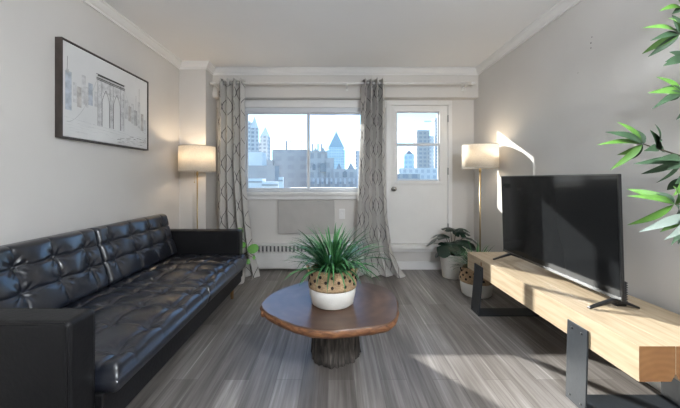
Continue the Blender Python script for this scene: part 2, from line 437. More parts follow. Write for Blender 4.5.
sash(d1, gx0+.022, gx1-.022, 1.60, gz1-.02, YF+.03, th=.018, wl=.016, wr_=.016, wt=.014, wb=.03)
sash(d1, gx0+.022, gx1-.022, gz0+.03, 1.635, YF+.010, th=.018, wl=.016, wr_=.016, wt=.032, wb=.018)
kb = MB()
def ylathe(mb, prof, cx, cz, n=20, mi=0):
    o = len(mb.v)
    for r, y in prof:
        for k in range(n): mb.v.append((cx+r*math.cos(2*PI*k/n), y, cz+r*math.sin(2*PI*k/n)))
    for i in range(len(prof)-1):
        for k in range(n):
            k2 = (k+1) % n; mb.f.append((o+i*n+k, o+i*n+k2, o+(i+1)*n+k2, o+(i+1)*n+k)); mb.m.append(mi); mb.sm.append(True)
    for i in (0, len(prof)-1):
        mb.f.append(tuple(o+i*n+k for k in range(n))); mb.m.append(mi); mb.sm.append(False)
kx, kz = (392.5-335)*4.05/F, H-(189-179)*4.05/F
ylathe(kb, [(.028, YF+.005), (.03, YF-.004), (.012, YF-.01), (.012, YF-.035), (.026, YF-.045), (.03, YF-.06), (.024, YF-.072), (.005, YF-.075)], kx+.02, kz)
kb.build('door_knob', M['nickel'], d1)
for z in (.55, 1.27, 1.95):
    MB().box(DX1-.02, DX1-.006, YF-.016, YF+.004, z-.045, z+.045).build('hinge', M['steel'], d1, bevel=.002)

# ------------------------------------------------------------------ small fixtures on the far wall
p = at(306.5, 217, 4.05)
t = thing('wall_panel', 'flat beige access panel hanging under the window sill', 'panel', (p.x, YF, .47))
x0, x1 = (278-335)*4.04/F, (334.5-335)*4.04/F
MB().box(x0, x1, YF-.045, YF, .465, .90).build('cover', M['beige'], t, bevel=.004)
MB().box(x0+.5, x0+.56, YF-.052, YF-.045, .88, .89).build('catch', M['steel'], t)
p = at(342, 214, 4.07)
t = thing('wall_switch', 'small white wall switch right of the beige panel', 'switch', (p.x, YF, p.z))
MB().box(p.x-.038, p.x+.038, YF-.008, YF, p.z-.064, p.z+.064).build('switch_plate', M['white'], t, bevel=.003)
MB().box(p.x-.008, p.x+.008, YF-.018, YF-.008, p.z-.014, p.z+.014).build('toggle', M['white'], t, bevel=.002)
# baseboard heater
t = thing('baseboard_heater', 'long low cream baseboard heater with slotted grille below the window', 'heater', (-.3, YF, 0))
hx0, hx1 = -1.15, .50
hb = MB()
hb.prism([(YF, .035), (YF-.085, .035), (YF-.085, .225), (YF-.085, .235), (YF, .235)], hx0, hx1, 'x')
hb.box(hx0, hx1, YF-.03, YF, .235, .335)
hb.box(hx0, hx1, YF-.088, YF, .318, .338)
hb.box(hx0, hx1, YF-.085, YF, 0, .035) if False else None
hb.build('casing', M['heater'], t, bevel=.003)
MB().box(hx0+.01, hx1-.01, YF-.034, YF-.0301, .237, .317).build('element', M['heater_dark'], t)
g = MB(); n = 33
for i in range(n+1):
    x = hx0+.01+(hx1-hx0-.02)*i/n
    g.box(x-.013, x+.013, YF-.084, YF-.075, .236, .318)
g.build('grille', M['heater'], t, bevel=.001, seg=1)
for x in (hx0, hx1):
    MB().box(x-.012, x+.012, YF-.09, YF, .0, .34).build('end_cap', M['heater'], t, bevel=.003)

# ------------------------------------------------------------------ curtains and rod
RY, RZ = 3.80, 2.325
t = thing('curtain_rod', 'long white curtain rod on brackets along the bulkhead', 'curtain rod', (.1, RY, RZ))
MB().tube([(-1.47, RY, RZ), (1.66, RY, RZ)], .012, 12).build('rod', M['rod'], t)
for x in (-1.48, 1.67):
    MB().lathe([(.001, -.03), (.016, -.025), (.02, 0), (.016, .025), (.001, .03)], n=16).build('finial', M['rod'], t)
    o = C.objects[-1]; o.rotation_euler = (0, PI/2, 0); o.matrix_parent_inverse = Matrix(); o.location = (x-.1, 0, 0)
for x in (-1.45, .15, 1.6):
    b = MB(); b.box(x-.008, x+.008, RY-.004, BY-.006, RZ-.022, RZ-.012); b.box(x-.014, x+.014, BY-.006, BY, RZ-.05, RZ+.03); b.box(x-.008, x+.008, RY-.016, RY-.004, RZ-.022, RZ+.002)
    b.build('bracket', M['rod'], t, bevel=.001, seg=1)
# dangling pull near the right end of the rod
b = MB(); b.tube([(1.575, RY+.005, RZ-.012), (1.572, RY+.008, RZ-.07), (1.56, RY+.02, RZ-.12)], .004, 6)
b.build('draw_wand', M['rod'], t)

def curtain(name, label, left, right, nf, width, amp, phase, seed):
    """left/right: list of (z, x) edge positions from top to floor"""
    rnd = random.Random(seed)
    def interp(tab, z):
        for (za, xa), (zb_, xb) in zip(tab, tab[1:]):
            if zb_ <= z <= za:
                k = (za-z)/(za-zb_) if za != zb_ else 0
                k = k*k*(3-2*k) if False else k
                return xa+(xb-xa)*k
        return tab[-1][1]
    top, bot = RZ+.045, .006
    ns, nz = 150, 110
    zs = [top-(top-bot)*i/nz for i in range(nz+1)]
    mb = MB(); uvs = []
    jit = [rnd.uniform(-.35, .35) for _ in range(nf*2+2)]
    for i, z in enumerate(zs):
        L, R = interp(left, z), interp(right, z)
        k = (top-z)/(top-bot)
        for jn in range(ns+1):
            s = jn/ns
            ph = 2*PI*nf*s+phase
            jj = jit[int(s*nf*2)]*k
            A = amp*(1-.25*k+.25*math.sin(5*k+seed)+.18*jj)
            ss = s+.012*math.sin(7*k+s*9+seed)*k
            x = L+(R-L)*ss+.012*math.sin(2*ph)*(1-.3*k)
            y = RY+A*math.sin(ph+.8*k*math.sin(3*s+seed))+.02*k*math.sin(11*s+2*k)
            if z < .10:
                q = (.10-z)/.10
                y -= .05*q*q*(.5+.5*math.sin(ph*.5+1)); x += .02*q*q*math.sin(ph)
            mb.v.append((x, y, z)); uvs.append((s*width, z))
    for i in range(nz):
        for jn in range(ns):
            a = i*(ns+1)+jn
            mb.f.append((a, a+1, a+ns+2, a+ns+1)); mb.m.append(0); mb.sm.append(True)
    root = thing(name, label, 'curtain', ((left[0][1]+right[0][1])/2, RY, 0), 'patterned curtains on the white rod')
    mb.build('drape', M['curtain'], root, solid=.003, uvs=uvs, recalc=False)
    # grommets where the cloth crosses the rod
    L, R = left[0][1], right[0][1]
    for kx in range(nf*2):
        s = (kx*PI-phase)/(2*PI*nf)
        if not 0.02 < s < .98: continue
        x = L+(R-L)*s
        gm = MB(); n = 20
        for a in range(n+1):
            pass
        pts = [(x, RY+.023*math.cos(2*PI*a/n), RZ+.023*math.sin(2*PI*a/n)) for a in range(n+1)]
        gm.tube(pts, .005, 6)
        gm.build('grommet', M['steel'], root)
    return root
curtain('curtain', 'grey trellis-patterned curtain at the left side of the window, by the sofa',
        [(2.38, -1.415), (1.2, -1.43), (0, -1.44)], [(2.38, -1.10), (1.3, -1.10), (.75, -1.05), (.3, -.99), (0, -.91)], 4, 1.30, .066, .4, 3)
curtain('curtain', 'grey trellis-patterned curtain hanging between the window and the door',
        [(2.38, .33), (1.2, .29), (.5, .26), (0, .22)], [(2.38, .60), (1.2, .60), (.7, .63), (.3, .69), (.12, .77), (0, .84)], 4, 1.35, .066, 1.4, 8)

# ------------------------------------------------------------------ framed drawing
pxf = XL+.045
t = thing('framed_picture', 'wide thin-framed sketch of a suspension bridge and skyline on the left wall', 'picture', (XL, 2.565, 1.78))
Y0, Y1, Z0, Z1 = 2.08, 3.05, 1.445, 2.11
fr = MB(); w = .010
fr.box(XL, pxf, Y0, Y0+w, Z0, Z1); fr.box(XL, pxf, Y1-w, Y1, Z0, Z1); fr.box(XL, pxf, Y0+w, Y1-w, Z0, Z0+w); fr.box(XL, pxf, Y0+w, Y1-w, Z1-w, Z1)
fr.build('frame', M['frame'], t)
cx_ = pxf-.006
cv = MB().box(XL+.004, cx_, Y0+w+.004, Y1-w-.004, Z0+w+.004, Z1-w-.004).build('canvas', M['canvas'], t)
ik = MB(); LAY = [0]
def P(u, v): return (Y0+.02+(Y1-Y0-.04)*u, Z0+.02+(Z1-Z0-.04)*v)
def quad(u0, v0, u1, v1, mi):
    LAY[0] += 1; x = cx_+.0004+.000012*LAY[0]
    a = P(u0, v0); b = P(u1, v1)
    ik.add([(x, a[0], a[1]), (x, b[0], a[1]), (x, b[0], b[1]), (x, a[0], b[1])], [(0, 1, 2, 3)], mi)
def stroke(pts, wd, mi):
    LAY[0] += 1; x = cx_+.0004+.000012*LAY[0]
    for (a, b) in zip(pts, pts[1:]):
        A = Vector(P(*a)); B = Vector(P(*b)); dd = (B-A)
        if dd.length < 1e-6: continue
        nrm = Vector((-dd.y, dd.x)).normalized()*wd/2
        ik.add([(x, *(A+nrm)), (x, *(B+nrm)), (x, *(B-nrm)), (x, *(A-nrm))], [(0, 1, 2, 3)], mi)
rr = random.Random(5)
# skyline washes
for (u, wd, v0, v1, mi) in ((.015, .055, .28, .70, 3), (.085, .03, .38, .60, 2), (.12, .04, .34, .57, 4), (.165, .035, .38, .72, 2), (.205, .02, .36, .60, 2), (.228, .045, .40, .66, 3), (.29, .03, .40, .58, 2),
                        (.66, .04, .36, .62, 2), (.71, .04, .34, .55, 4), (.755, .03, .32, .60, 2), (.79, .05, .30, .52, 1), (.85, .035, .28, .66, 2), (.90, .04, .25, .50, 4), (.95, .03, .25, .42, 2)):
    quad(u, v0, u+wd, v1, mi)
    stroke([(u, v0), (u, v1), (u+wd, v1), (u+wd, v0)], .0016, 1)
    for k in range(int((v1-v0)/.05)):
        stroke([(u+.006, v0+.03+k*.05), (u+wd-.006, v0+.03+k*.05)], .001, 1)
stroke([(.03, .70), (.033, .86)], .003, 0); quad(.022, .68, .045, .72, 1)
stroke([(.87, .64), (.872, .86)], .0025, 0); stroke([(.82, .5), (.822, .74)], .002, 0)
# bridge tower with two pointed arches
def arch(u0, u1, v0, v1, n=10):
    um = (u0+u1)/2; L_ = [(u0, v0)]
    for k in range(n+1):
        a = k/n; L_.append((u0+(um-u0)*a**1.6, v1-(v1-v0)*.35*(1-a)**1.0 if k else v1-(v1-v0)*.35))
    R_ = [(u1-(p_[0]-u0), p_[1]) for p_ in reversed(L_)]
    return L_+R_
quad(.325, .18, .37, .74, 2); quad(.465, .18, .505, .74, 2); quad(.60, .18, .645, .74, 2)
quad(.37, .60, .465, .74, 2); quad(.505, .60, .60, .74, 2)
quad(.315, .75, .655, .77, 1); quad(.325, .79, .645, .805, 0)
for u in (.325, .37, .465, .505, .60, .645): stroke([(u, .18), (u+.001, .78)], .0028, 0)
stroke(arch(.375, .46, .18, .64), .0035, 0); stroke(arch(.51, .595, .18, .64), .0035, 0)
for v in (.745, .765, .81): stroke([(.31, v), (.66, v-.004)], .005, 0)
for k in range(26):
    u = .325+k*.0128; stroke([(u, .748), (u+.002, .80)], .0018, 0)
for k in range(30):
    u = rr.choice((.33, .47, .605))+rr.uniform(0, .03); v = rr.uniform(.2, .7); stroke([(u, v), (u+.012, v+.002)], .001, 0)
# cables and deck
stroke([(.325-.30*k/16, .77-.62*(1-(1-k/16)**1.8)) for k in range(17)], .003, 1)
stroke([(.645+.33*k/16, .77-.55*(1-(1-k/16)**1.8)) for k in range(17)], .003, 1)
for k in range(1, 14):
    a = k/16; v = .77-.62*(1-(1-a)**1.8); stroke([(.325-.30*a, v), (.325-.30*a, .2)], .0008, 2)
    v = .77-.55*(1-(1-a)**1.8); stroke([(.645+.33*a, v), (.645+.33*a, .2)], .0008, 2)
stroke([(.0, .20), (.325, .18), (.66, .15), (.99, .10)], .003, 2)
stroke([(.02, .16), (.33, .14), (.66, .12)], .002, 2)
for k in range(70):
    u = rr.uniform(.55, .96); v = rr.uniform(.02, .20)*(u-.35)/.6; l = rr.uniform(.02, .09)
    stroke([(u, v), (min(.99, u+l), v+rr.uniform(-.012, .012))], rr.choice((.001, .002, .003)), rr.choice((1, 2, 4, 0)))
for k in range(22):
    u = rr.uniform(.0, .5); v = rr.uniform(.05, .18); l = rr.uniform(.03, .12)
    stroke([(u, v), (u+l, v+rr.uniform(-.01, .01))], .0015, 2)
ik.build('ink_drawing', [M['ink'], M['ink_mid'], M['ink_light'], M['ink_blue'], M['ink_brown']], cv, recalc=False)

# ------------------------------------------------------------------ sofa
SY0, SY1, AT = 1.12, 3.25, .135
SX0, SX1 = XL+.05, -.947
t = thing('sofa', 'black tufted leather two-seat sofa along the left wall', 'sofa', ((SX0+SX1)/2, (SY0+SY1)/2, 0))
for (a, b) in ((SY0, SY0+AT), (SY1-AT, SY1)):
    o = MB().box(SX0, SX1, a, b, .165, .66).build('armrest', M['leather_flat'], t, bevel=.022, seg=4)
    # piping along the top outer seam
    pp = MB()
    for yy in (a+.006, b-.006):
        pp.tube([(SX1-.010, yy, .19), (SX1-.008, yy, .60), (SX1-.009, yy, .640), (SX1-.022, yy, .654), (SX0+.03, yy, .654)], .0035, 8)
    pp.build('piping', M['leather_flat'], o)
MB().box(SX0+.02, SX1+.022, SY0+AT, SY1-AT, .155, .31).build('base', M['leather_flat'], t, bevel=.008)
MB().box(SX0, SX0+.09, SY0+AT, SY1-AT, .165, .70).build('back_frame', M['leather_flat'], t, bevel=.02)
for (x, y) in ((SX1-.06, SY0+.12), (SX1-.06, SY1-.17), (SX0+.08, SY0+.12), (SX0+.08, SY1-.17)):
    MB().lathe([(.015, 0), (.020, .165)], x, y, 16).build('leg', M['oak_leg'], t)

def cushion(L, Wd, Th, nu, nv, tu, tv, pit, rnd, edge=.030):
    """closed cushion: u in [0,L], v in [0,Wd], height h(u,v). tu,tv tuft positions."""
    def sq(a, e):                      # rounded border profile
        a = max(0, min(1, a)); return (1-(1-a)**2.4)**(1/2.4)
    def h(u, v):
        b = min(sq(u/edge/1.3, 0), sq((L-u)/edge/1.3, 0))*min(sq(v/edge/1.3, 0), sq((Wd-v)/edge/1.3, 0))
        # smooth pillows between tufts
        z = 0.0
        for a in tu:
            for c in tv:
                du, dv = u-a, v-c
                r = math.hypot(du, dv)
                z -= pit*math.exp(-(r/.026)**2)*.5+pit*.8*math.exp(-(r/.075)**2)
                th = math.atan2(dv, du)
                # radiating puckers
                z += .0034*math.cos(8*th+a*40+c*17)*math.exp(-((r-.045)/.022)**2)
        cr = 0
        for c in tv:
            if tu[0]-.001 <= u <= tu[-1]+.001 or True: cr = max(cr, math.exp(-abs(v-c-.004*math.sin(u*31+c*9))/.007))
        for a in tu:
            k = 1 if True else 0
            cr = max(cr, k*math.exp(-abs(u-a-.006*math.sin(v*27+a*13))/.007))
        z -= .013*cr
        z += .0035*math.sin(u*19+rnd)*math.sin(v*23+rnd*2)
        return b, z
    verts = []; faces = []
    N = (nu+1)*(nv+1)
    # denser near borders
    def pos(i, n, S):
        a = i/n; return S*(a-.10*math.sin(4*PI*a)/(2*PI)*0)
    for i in range(nu+1):
        for j_ in range(nv+1):
            u, v = pos(i, nu, L), pos(j_, nv, Wd)
            b, z = h(u, v)
            crown_ = .022*math.sin(PI*u/L)*math.sin(PI*v/Wd)
            verts.append((u, v, Th*.5+Th*.5*b+(z+crown_)*b))
    for i in range(nu+1):
        for j_ in range(nv+1):
            u, v = pos(i, nu, L), pos(j_, nv, Wd)
            b, z = h(u, v)
            verts.append((u, v, Th*.5-Th*.5*b))
    W1 = nv+1
    for i in range(nu):
        for j_ in range(nv):
            a = i*W1+j_
            faces.append((a, a+W1, a+W1+1, a+1)); faces.append((a+N, a+1+N, a+W1+1+N, a+W1+N))
    for i in range(nu):
        a = i*W1; faces.append((a, a+N, a+W1+N, a+W1)); a = i*W1+nv; faces.append((a, a+W1, a+W1+N, a+N))
    for j_ in range(nv):
        a = j_; faces.append((a, a+1, a+1+N, a+N)); a = nu*W1+j_; faces.append((a, a+N, a+1+N, a+1))
    return verts, faces
def place(verts, faces, fn, name, mat, parent):
    mb = MB(); mb.add([fn(Vector(v)) for v in verts], faces, 0, True)
    return mb.build(name, mat, parent)
CY0 = SY0+AT; CL = (SY1-SY0-2*AT)/2
for q in range(2):
    ys = CY0+q*CL
    # seat cushion: u along Y, v from back to front (X), h up
    x_back, x_front = SX0+.20, -.868
    Wd = x_front-x_back; tu = [CL*(k+.5)/4 for k in range(4)]; tv = [Wd*(k+.55)/4 for k in range(4)]
    vs, fs = cushion(CL-.004, Wd, .135, 150, 110, tu, tv, .020, 1.3+q)
    def fseat(p, ys=ys): return Vector((x_back+p.y, ys+.002+p.x, .298+p.z))
    place(vs, fs, fseat, 'seat_cushion', M['leather'], t)
    # back cushion: u along Y, v up (leaning back), h towards the room
    Hb = .425; tu = [CL*(k+.5)/4 for k in range(4)]; tv = [.165, .30]
    vs, fs = cushion(CL-.004, Hb, .15, 150, 80, tu, tv, .024, 2.1+q)
    lean = math.radians(16)
    def fback(p, ys=ys):
        z = p.y*math.cos(lean)+p.z*math.sin(lean)*.6
        x = p.z*math.cos(lean)-p.y*math.sin(lean)
        return Vector((SX0+.118+x, ys+.002+p.x, .405+z))
    bo = place(vs, fs, fback, 'back_cushion', M['leather'], t)
    for a in tu:
        for c in tv:
            b0 = fback(Vector((a, c, .15+.022*math.sin(PI*a/CL)*math.sin(PI*c/Hb)-.026*1.3-.007)))
            mb = MB(); n = 12
            for (r, dx) in ((.0001, .005), (.007, .004), (.010, 0), (.010, -.006)):
                for k in range(n): mb.v.append((b0.x+dx, b0.y+r*math.cos(2*PI*k/n), b0.z+r*math.sin(2*PI*k/n)))
            for i in range(3):
                for k in range(n):
                    mb.f.append((i*n+k, i*n+(k+1) % n, (i+1)*n+(k+1) % n, (i+1)*n+k)); mb.m.append(0); mb.sm.append(True)
            mb.build('button', M['leather'], bo)

# ------------------------------------------------------------------ coffee table
TZ = .43
pts = [(262, 306), (263, 302), (272, 293), (290, 285.5), (305, 281.5), (320, 279.8), (335, 279.3), (350, 280), (368, 282.5), (384, 287), (393, 293), (397.5, 301), (398.5, 310), (396, 317), (389, 322.5), (377, 325.5), (365, 327.5), (345, 329.5), (330, 330), (312, 328.5), (296, 325.5), (283, 321), (272, 315.5), (265, 310.5)]
out = []
for (x, y) in pts:
    d = (H-TZ)*F/(y-179); out.append(Vector(((x-335)*d/F, d)))
# closed Catmull-Rom
fine = []; n = len(out)
for i in range(n):
    p0, p1, p2, p3 = out[i-1], out[i], out[(i+1) % n], out[(i+2) % n]
    for k in range(6):
        s = k/6
        fine.append(.5*((2*p1)+(p2-p0)*s+(2*p0-5*p1+4*p2-p3)*s*s+(3*p1-p0-3*p2+p3)*s**3))
rr = random.Random(2)
cen = Vector((-.02, 1.93))
fine = [p+(p-cen).normalized()*(.0012*math.sin(i*.9)+.004*math.sin(i*.23+1)) for i, p in enumerate(fine)]
t = thing('coffee_table', 'round live-edge wood slab coffee table on a tree stump', 'coffee table', (0, 2.05, 0))
m = MB(); n = len(fine)
rings = [(1.0-.012, TZ), (1.0, TZ-.006), (1.012, TZ-.02), (1.0, TZ-.036), (.965, TZ-.05)]
for (s, z) in rings:
    for i, p in enumerate(fine):
        q = cen+(p-cen)*(s+(.003*math.sin(i*.8+z*60)+.002*math.sin(i*1.7+z*90) if z < TZ-.01 else 0))
        m.v.append((q.x, q.y, z))
m.f.append(tuple(range(n))); m.m.append(0); m.sm.append(False)
for i in range(len(rings)-1):
    for k in range(n):
        m.f.append((i*n+k, i*n+(k+1) % n, (i+1)*n+(k+1) % n, (i+1)*n+k)); m.m.append(0 if i == 0 else 1); m.sm.append(True)
m.f.append(tuple((len(rings)-1)*n+k for k in range(n))); m.m.append(1); m.sm.append(False)
slab = m.build('tabletop', [M['rings'], M['bark_edge']], t)
kn = MB(); kp = at(262.5, 313, 1.80)
kn.lathe([(.003, -.02), (.012, -.015), (.015, 0), (.010, .013), (.002, .016)], kp.x+.006, 1.79, 10)
o = kn.build('knot', M['bark_edge'], slab); 
for v in o.data.vertices: v.co.z += TZ-.025
st = MB(); n = 72; SYc = 2.115
prof = [(1.04, 0), (1.0, .03), (.97, .12), (.955, .25), (.965, .34), (1.0, TZ-.05)]
rad = [.158*(1+.05*math.sin(3*2*PI*k/n+1)+.03*math.sin(7*2*PI*k/n)) - (.012 if k % 6 == 0 else 0)+.004*math.sin(k*2.3) for k in range(n)]
for (s, z) in prof:
    for k in range(n):
        r = rad[k]*s+.003*math.sin(k*1.1+z*30); st.v.append((-.003+r*math.cos(2*PI*k/n), SYc+r*math.sin(2*PI*k/n), z))
for i in range(len(prof)-1):
    for k in range(n):
        st.f.append((i*n+k, i*n+(k+1) % n, (i+1)*n+(k+1) % n, (i+1)*n+k)); st.m.append(0); st.sm.append(True)
st.f.append(tuple(range(n))); st.m.append(0); st.sm.append(False)
st.f.append(tuple((len(prof)-1)*n+k for k in range(n))); st.m.append(0); st.sm.append(False)
st.build('stump', M['bark'], t)

# ------------------------------------------------------------------ plants
def blade(mb, root, az, length, width, rise, droop, mi=0, n=9, fold=.25, twist=0):
    """strap leaf leaving root at elevation rise (rad), bending down by droop (rad) along its length"""
    p = Vector(root); e = rise; st = length/n
    d0 = Vector((math.cos(az), math.sin(az), 0)); side = Vector((-math.sin(az), math.cos(az), 0))
    o = len(mb.v); cnt = 0
    for i in range(n+1):
        a = i/n
        w = width*.5*(math.sin(PI*min(1, .18+a*.82))**.8 if a < 1 else 0)
        tdir = d0*math.cos(e)+Vector((0, 0, math.sin(e)))
        up = -d0*math.sin(e)+Vector((0, 0, math.cos(e)))
        sd = side*math.cos(twist*a)+up*math.sin(twist*a)
        mb.v += [tuple(p-sd*w+up*w*fold), tuple(p), tuple(p+sd*w+up*w*fold)]
        p = p+tdir*st; e -= droop/n*(.4+1.2*a)
    for i in range(n):
        b = o+i*3
        mb.f += [(b, b+1, b+4, b+3), (b+1, b+2, b+5, b+4)]; mb.m += [mi, mi]; mb.sm += [True, True]

def basket(parent, cx, cy, z0, rb, rm, rt, h, seed):
    """white woven lower half, tan woven upper half with rows of dark pierced diamonds"""
    k = h
    prof = [(rb*.86, z0), (rb*.97, z0+.01*k/.2), (rm*.985, z0+.32*k), (rm, z0+.52*k)]
    b = MB(); b.lathe(prof, cx, cy, 56, cap=True)
    b.build('basket_base', M['rope'], parent)
    n = 56; top = MB()
    prof = [(rm*1.01, z0+.50*k), (rm*1.03, z0+.54*k), (rm*1.015, z0+.60*k), (rm*.995, z0+.70*k), (rm*.96, z0+.84*k), (rt, z0+.96*k), (rt, z0+k), (rt-.008, z0+k), (rt-.01, z0+.9*k)]
    top.lathe(prof, cx, cy, n, cap=False)
    tp = top.build('basket_rim', M['wicker'], parent, solid=.004)
    dm = MB()
    for row, (fz, fr_) in enumerate(((.64, 1.008), (.76, .985), (.88, .95))):
        for q in range(12):
            a = 2*PI*(q+.5*(row % 2))/12; z = z0+fz*k; r = rm*fr_+.0045
            u = Vector((-math.sin(a), math.cos(a), 0)); c = Vector((cx+r*math.cos(a), cy+r*math.sin(a), z)); s = k*.040
            nn = Vector((math.cos(a), math.sin(a), .15))
            ring = [c+u*s*math.cos(2*PI*j_/8)+Vector((0, 0, s*1.1*math.sin(2*PI*j_/8))) for j_ in range(8)]
            o = len(dm.v); dm.v += [tuple(v+nn*.002) for v in ring]+[tuple(v-nn*.008) for v in ring]
            dm.f.append(tuple(range(o, o+8))); dm.m.append(0); dm.sm.append(False)
            for j_ in range(8): dm.f.append((o+j_, o+(j_+1) % 8, o+8+(j_+1) % 8, o+8+j_)); dm.m.append(0); dm.sm.append(False)
    dm.build('pierced_dot', M['wicker_dark'], tp)
    so = MB(); so.lathe([(.001, z0+.9*k), (rt-.014, z0+.89*k), (rt-.014, z0+.80*k)], cx, cy, 40, cap=False); so.build('soil', M['soil'], parent)

pcx, pcy = -.015, 1.885
t = thing('potted_plant', 'bushy grass plant in a tan and white basket on the coffee table', 'plant', (pcx, pcy, TZ))
basket(t, pcx, pcy, TZ, .128, .139, .128, .212, 1)
for sg in (-1, 1):
    hn = MB(); hx = pcx+sg*.134
    hn.tube([(hx-sg*.002, pcy-.03, TZ+.165), (hx+sg*.012, pcy-.022, TZ+.215), (hx+sg*.02, pcy, TZ+.232), (hx+sg*.012, pcy+.022, TZ+.215), (hx-sg*.002, pcy+.03, TZ+.165)], .006, 8)
    hn.build('handle', M['wicker'], t)
g = MB(); rr = random.Random(11)
for k in range(230):
    az = rr.uniform(0, 2*PI); tpos = rr.random()
    r0 = rr.uniform(0, .055); rise = PI/2-.15-rr.random()**.8*.95
    L = rr.uniform(.25, .39)
    if rise > 1.05: L = rr.uniform(.26, .34)
    blade(g, (pcx+r0*math.cos(az), pcy+r0*math.sin(az), TZ+.185), az, L, rr.uniform(.010, .015), rise, rr.uniform(.5, 2.2)*(.7 if rise > 1.05 else 1), 1 if rr.random() < .4 else 0, twist=rr.uniform(-.6, .6))
g.build('foliage', [M['leaf_grass'], M['leaf_tip']], t, recalc=False)

# second basket plant beyond the bench
bx, by = 1.435, 3.20
t = thing('potted_plant', 'grassy plant in a tan pierced basket behind the bench end', 'plant', (bx, by, 0))
basket(t, bx, by, 0, .145, .155, .128, .275, 2)
g = MB(); rr = random.Random(12)
for k in range(150):
    az = rr.uniform(0, 2*PI); r0 = rr.uniform(0, .055); rise = PI/2-.2-rr.random()*.9
    L = rr.uniform(.24, .36)
    if abs(math.cos(az)) > .7 and math.cos(az) > 0: L *= .9
    if math.sin(az) < -.3: L *= .75; rise = max(rise, .9)
    blade(g, (bx+r0*math.cos(az), by+r0*math.sin(az), .24), az, L, rr.uniform(.007, .012), rise, rr.uniform(.6, 1.7), 1 if rr.random() < .5 else 0)
g.build('foliage', [M['leaf_grass'], M['leaf_tip']], t, recalc=False)

# monstera in ceramic pot
mx_, my_ = 1.405, 3.77
t = thing('potted_plant', 'dark broad-leaved plant in a white ceramic pot near the door', 'plant', (mx_, my_, 0))
MB().lathe([(.108, 0), (.118, .012), (.127, .15), (.129, .165), (.137, .172), (.139, .275), (.136, .282), (.128, .282), (.124, .24)], mx_, my_, 48, cap=False).build('pot', M['ceramic'], t, solid=.003)
MB().lathe([(.001, .25), (.121, .248)], mx_, my_, 32, cap=False).build('soil', M['soil'], t)
def monstera_leaf(mb, base, az, tilt, size, roll=0):
    n = 44; outl = []
    for k in range(n):
        th = -PI+2*PI*(k+.5)/n
        r = (1-.38*abs(math.sin(th*.5))**3)
        x = math.cos(th)*.62+.42; y = math.sin(th)*.52*(1.1-.25*math.cos(th))
        # notches
        q = abs(th)
        if .5 < q < 2.6 and (k % 6 == 0): x = .42+(x-.42)*.6; y *= .55
        outl.append((x*r, y*r))
    d = Vector((math.cos(az), math.sin(az), 0)); s = Vector((-math.sin(az), math.cos(az), 0))
    def mp(x, y):
        e = tilt-x*.9
        return Vector(base)+(d*x*math.cos(tilt*.6-x*.5)+Vector((0, 0, 1))*x*math.sin(tilt-x*.7)+s*y*math.cos(roll)+Vector((0, 0, 1))*(y*math.sin(roll)-abs(y)*.28))*size
    o = len(mb.v)
    mids = [mp(x*.5+.2, y*.5) for x, y in outl]; outs = [mp(x, y) for x, y in outl]
    mb.v += [tuple(v) for v in outs]+[tuple(v) for v in mids]+[tuple(mp(.42, 0))]
    for k in range(n):
        k2 = (k+1) % n
        mb.f += [(o+k, o+k2, o+n+k2, o+n+k), (o+n+k, o+n+k2, o+2*n)]; mb.m += [0, 0]; mb.sm += [True, True]
lf = MB(); sm = MB()
for (az, rise, L, size, tilt, roll) in ((PI*1.0, 1.15, .27, .25, .25, .2), (PI*1.25, 1.0, .22, .22, .0, -.2), (-.9, 1.15, .24, .22, .3, .1), (.3, 1.35, .30, .20, .6, .3), (PI*.8, 1.3, .26, .22, .5, 0),
                                   (-.35, 1.0, .30, .20, .2, -.2), (PI*1.5, 1.3, .2, .22, .1, .1), (PI*.5, 1.35, .34, .2, .6, .0), (PI*1.1, .8, .18, .17, -.2, .4), (-.1, 1.4, .36, .16, .5, .1)):
    d = Vector((math.cos(az), math.sin(az), 0)); b = Vector((mx_, my_, .24))
    e = b+d*L*math.cos(rise)*.75+Vector((0, 0, .03+L*math.sin(rise)*.85))
    if e.x > 1.62: e.x = 1.62
    sm.tube([b, b+(e-b)*.5+Vector((0, 0, .03)), e], .004, 6)
    size *= .95
    monstera_leaf(lf, e, az, tilt, size, roll)
lf.build('foliage', M['leaf_dark'], t, recalc=False); sm.build('stem', M['stem'], t)

# small plant behind the far end of the sofa
sx, sy = -1.10, 3.55
t = thing('potted_plant', 'round-leaved small plant peeking out behind the sofa arm', 'plant', (sx, sy, 0))
MB().lathe([(.07, 0), (.075, .01), (.095, .20), (.10, .20), (.10, .24), (.09, .24), (.088, .20)], sx, sy, 32, cap=False).build('pot', M['ceramic'], t, solid=.003)
MB().lathe([(.001, .215), (.088, .213)], sx, sy, 24, cap=False).build('soil', M['soil'], t)
lf = MB(); sm = MB()
def roundleaf(mb, c, nrm, r, upv=Vector((0, 0, 1))):
    nrm = nrm.normalized(); u = upv.cross(nrm).normalized(); v = nrm.cross(u); o = len(mb.v); n = 18
    for k in range(n):
        th = 2*PI*k/n; rr_ = r*(1+.18*math.cos(th)) ; mb.v.append(tuple(c+u*math.sin(th)*rr_*.8+v*math.cos(th)*rr_-nrm*.12*r*abs(math.sin(th))))
    mb.v.append(tuple(c+nrm*.05*r))
    for k in range(n): mb.f.append((o+k, o+(k+1) % n, o+n)); mb.m.append(0); mb.sm.append(True)
for (px, py, d, r) in ((252, 249, 3.42, .062), (248, 262, 3.40, .03), (254, 258, 3.44, .022)):
    c = at(px, py, d); 
    roundleaf(lf, c, Vector((.1, -1, .35)), r, Vector((.9, 0, .35)) if r > .05 else Vector((0, 0, 1)))
    sm.tube([(sx, sy, .21), (sx*.6+c.x*.4, sy, .33), tuple(c)], .003, 6)
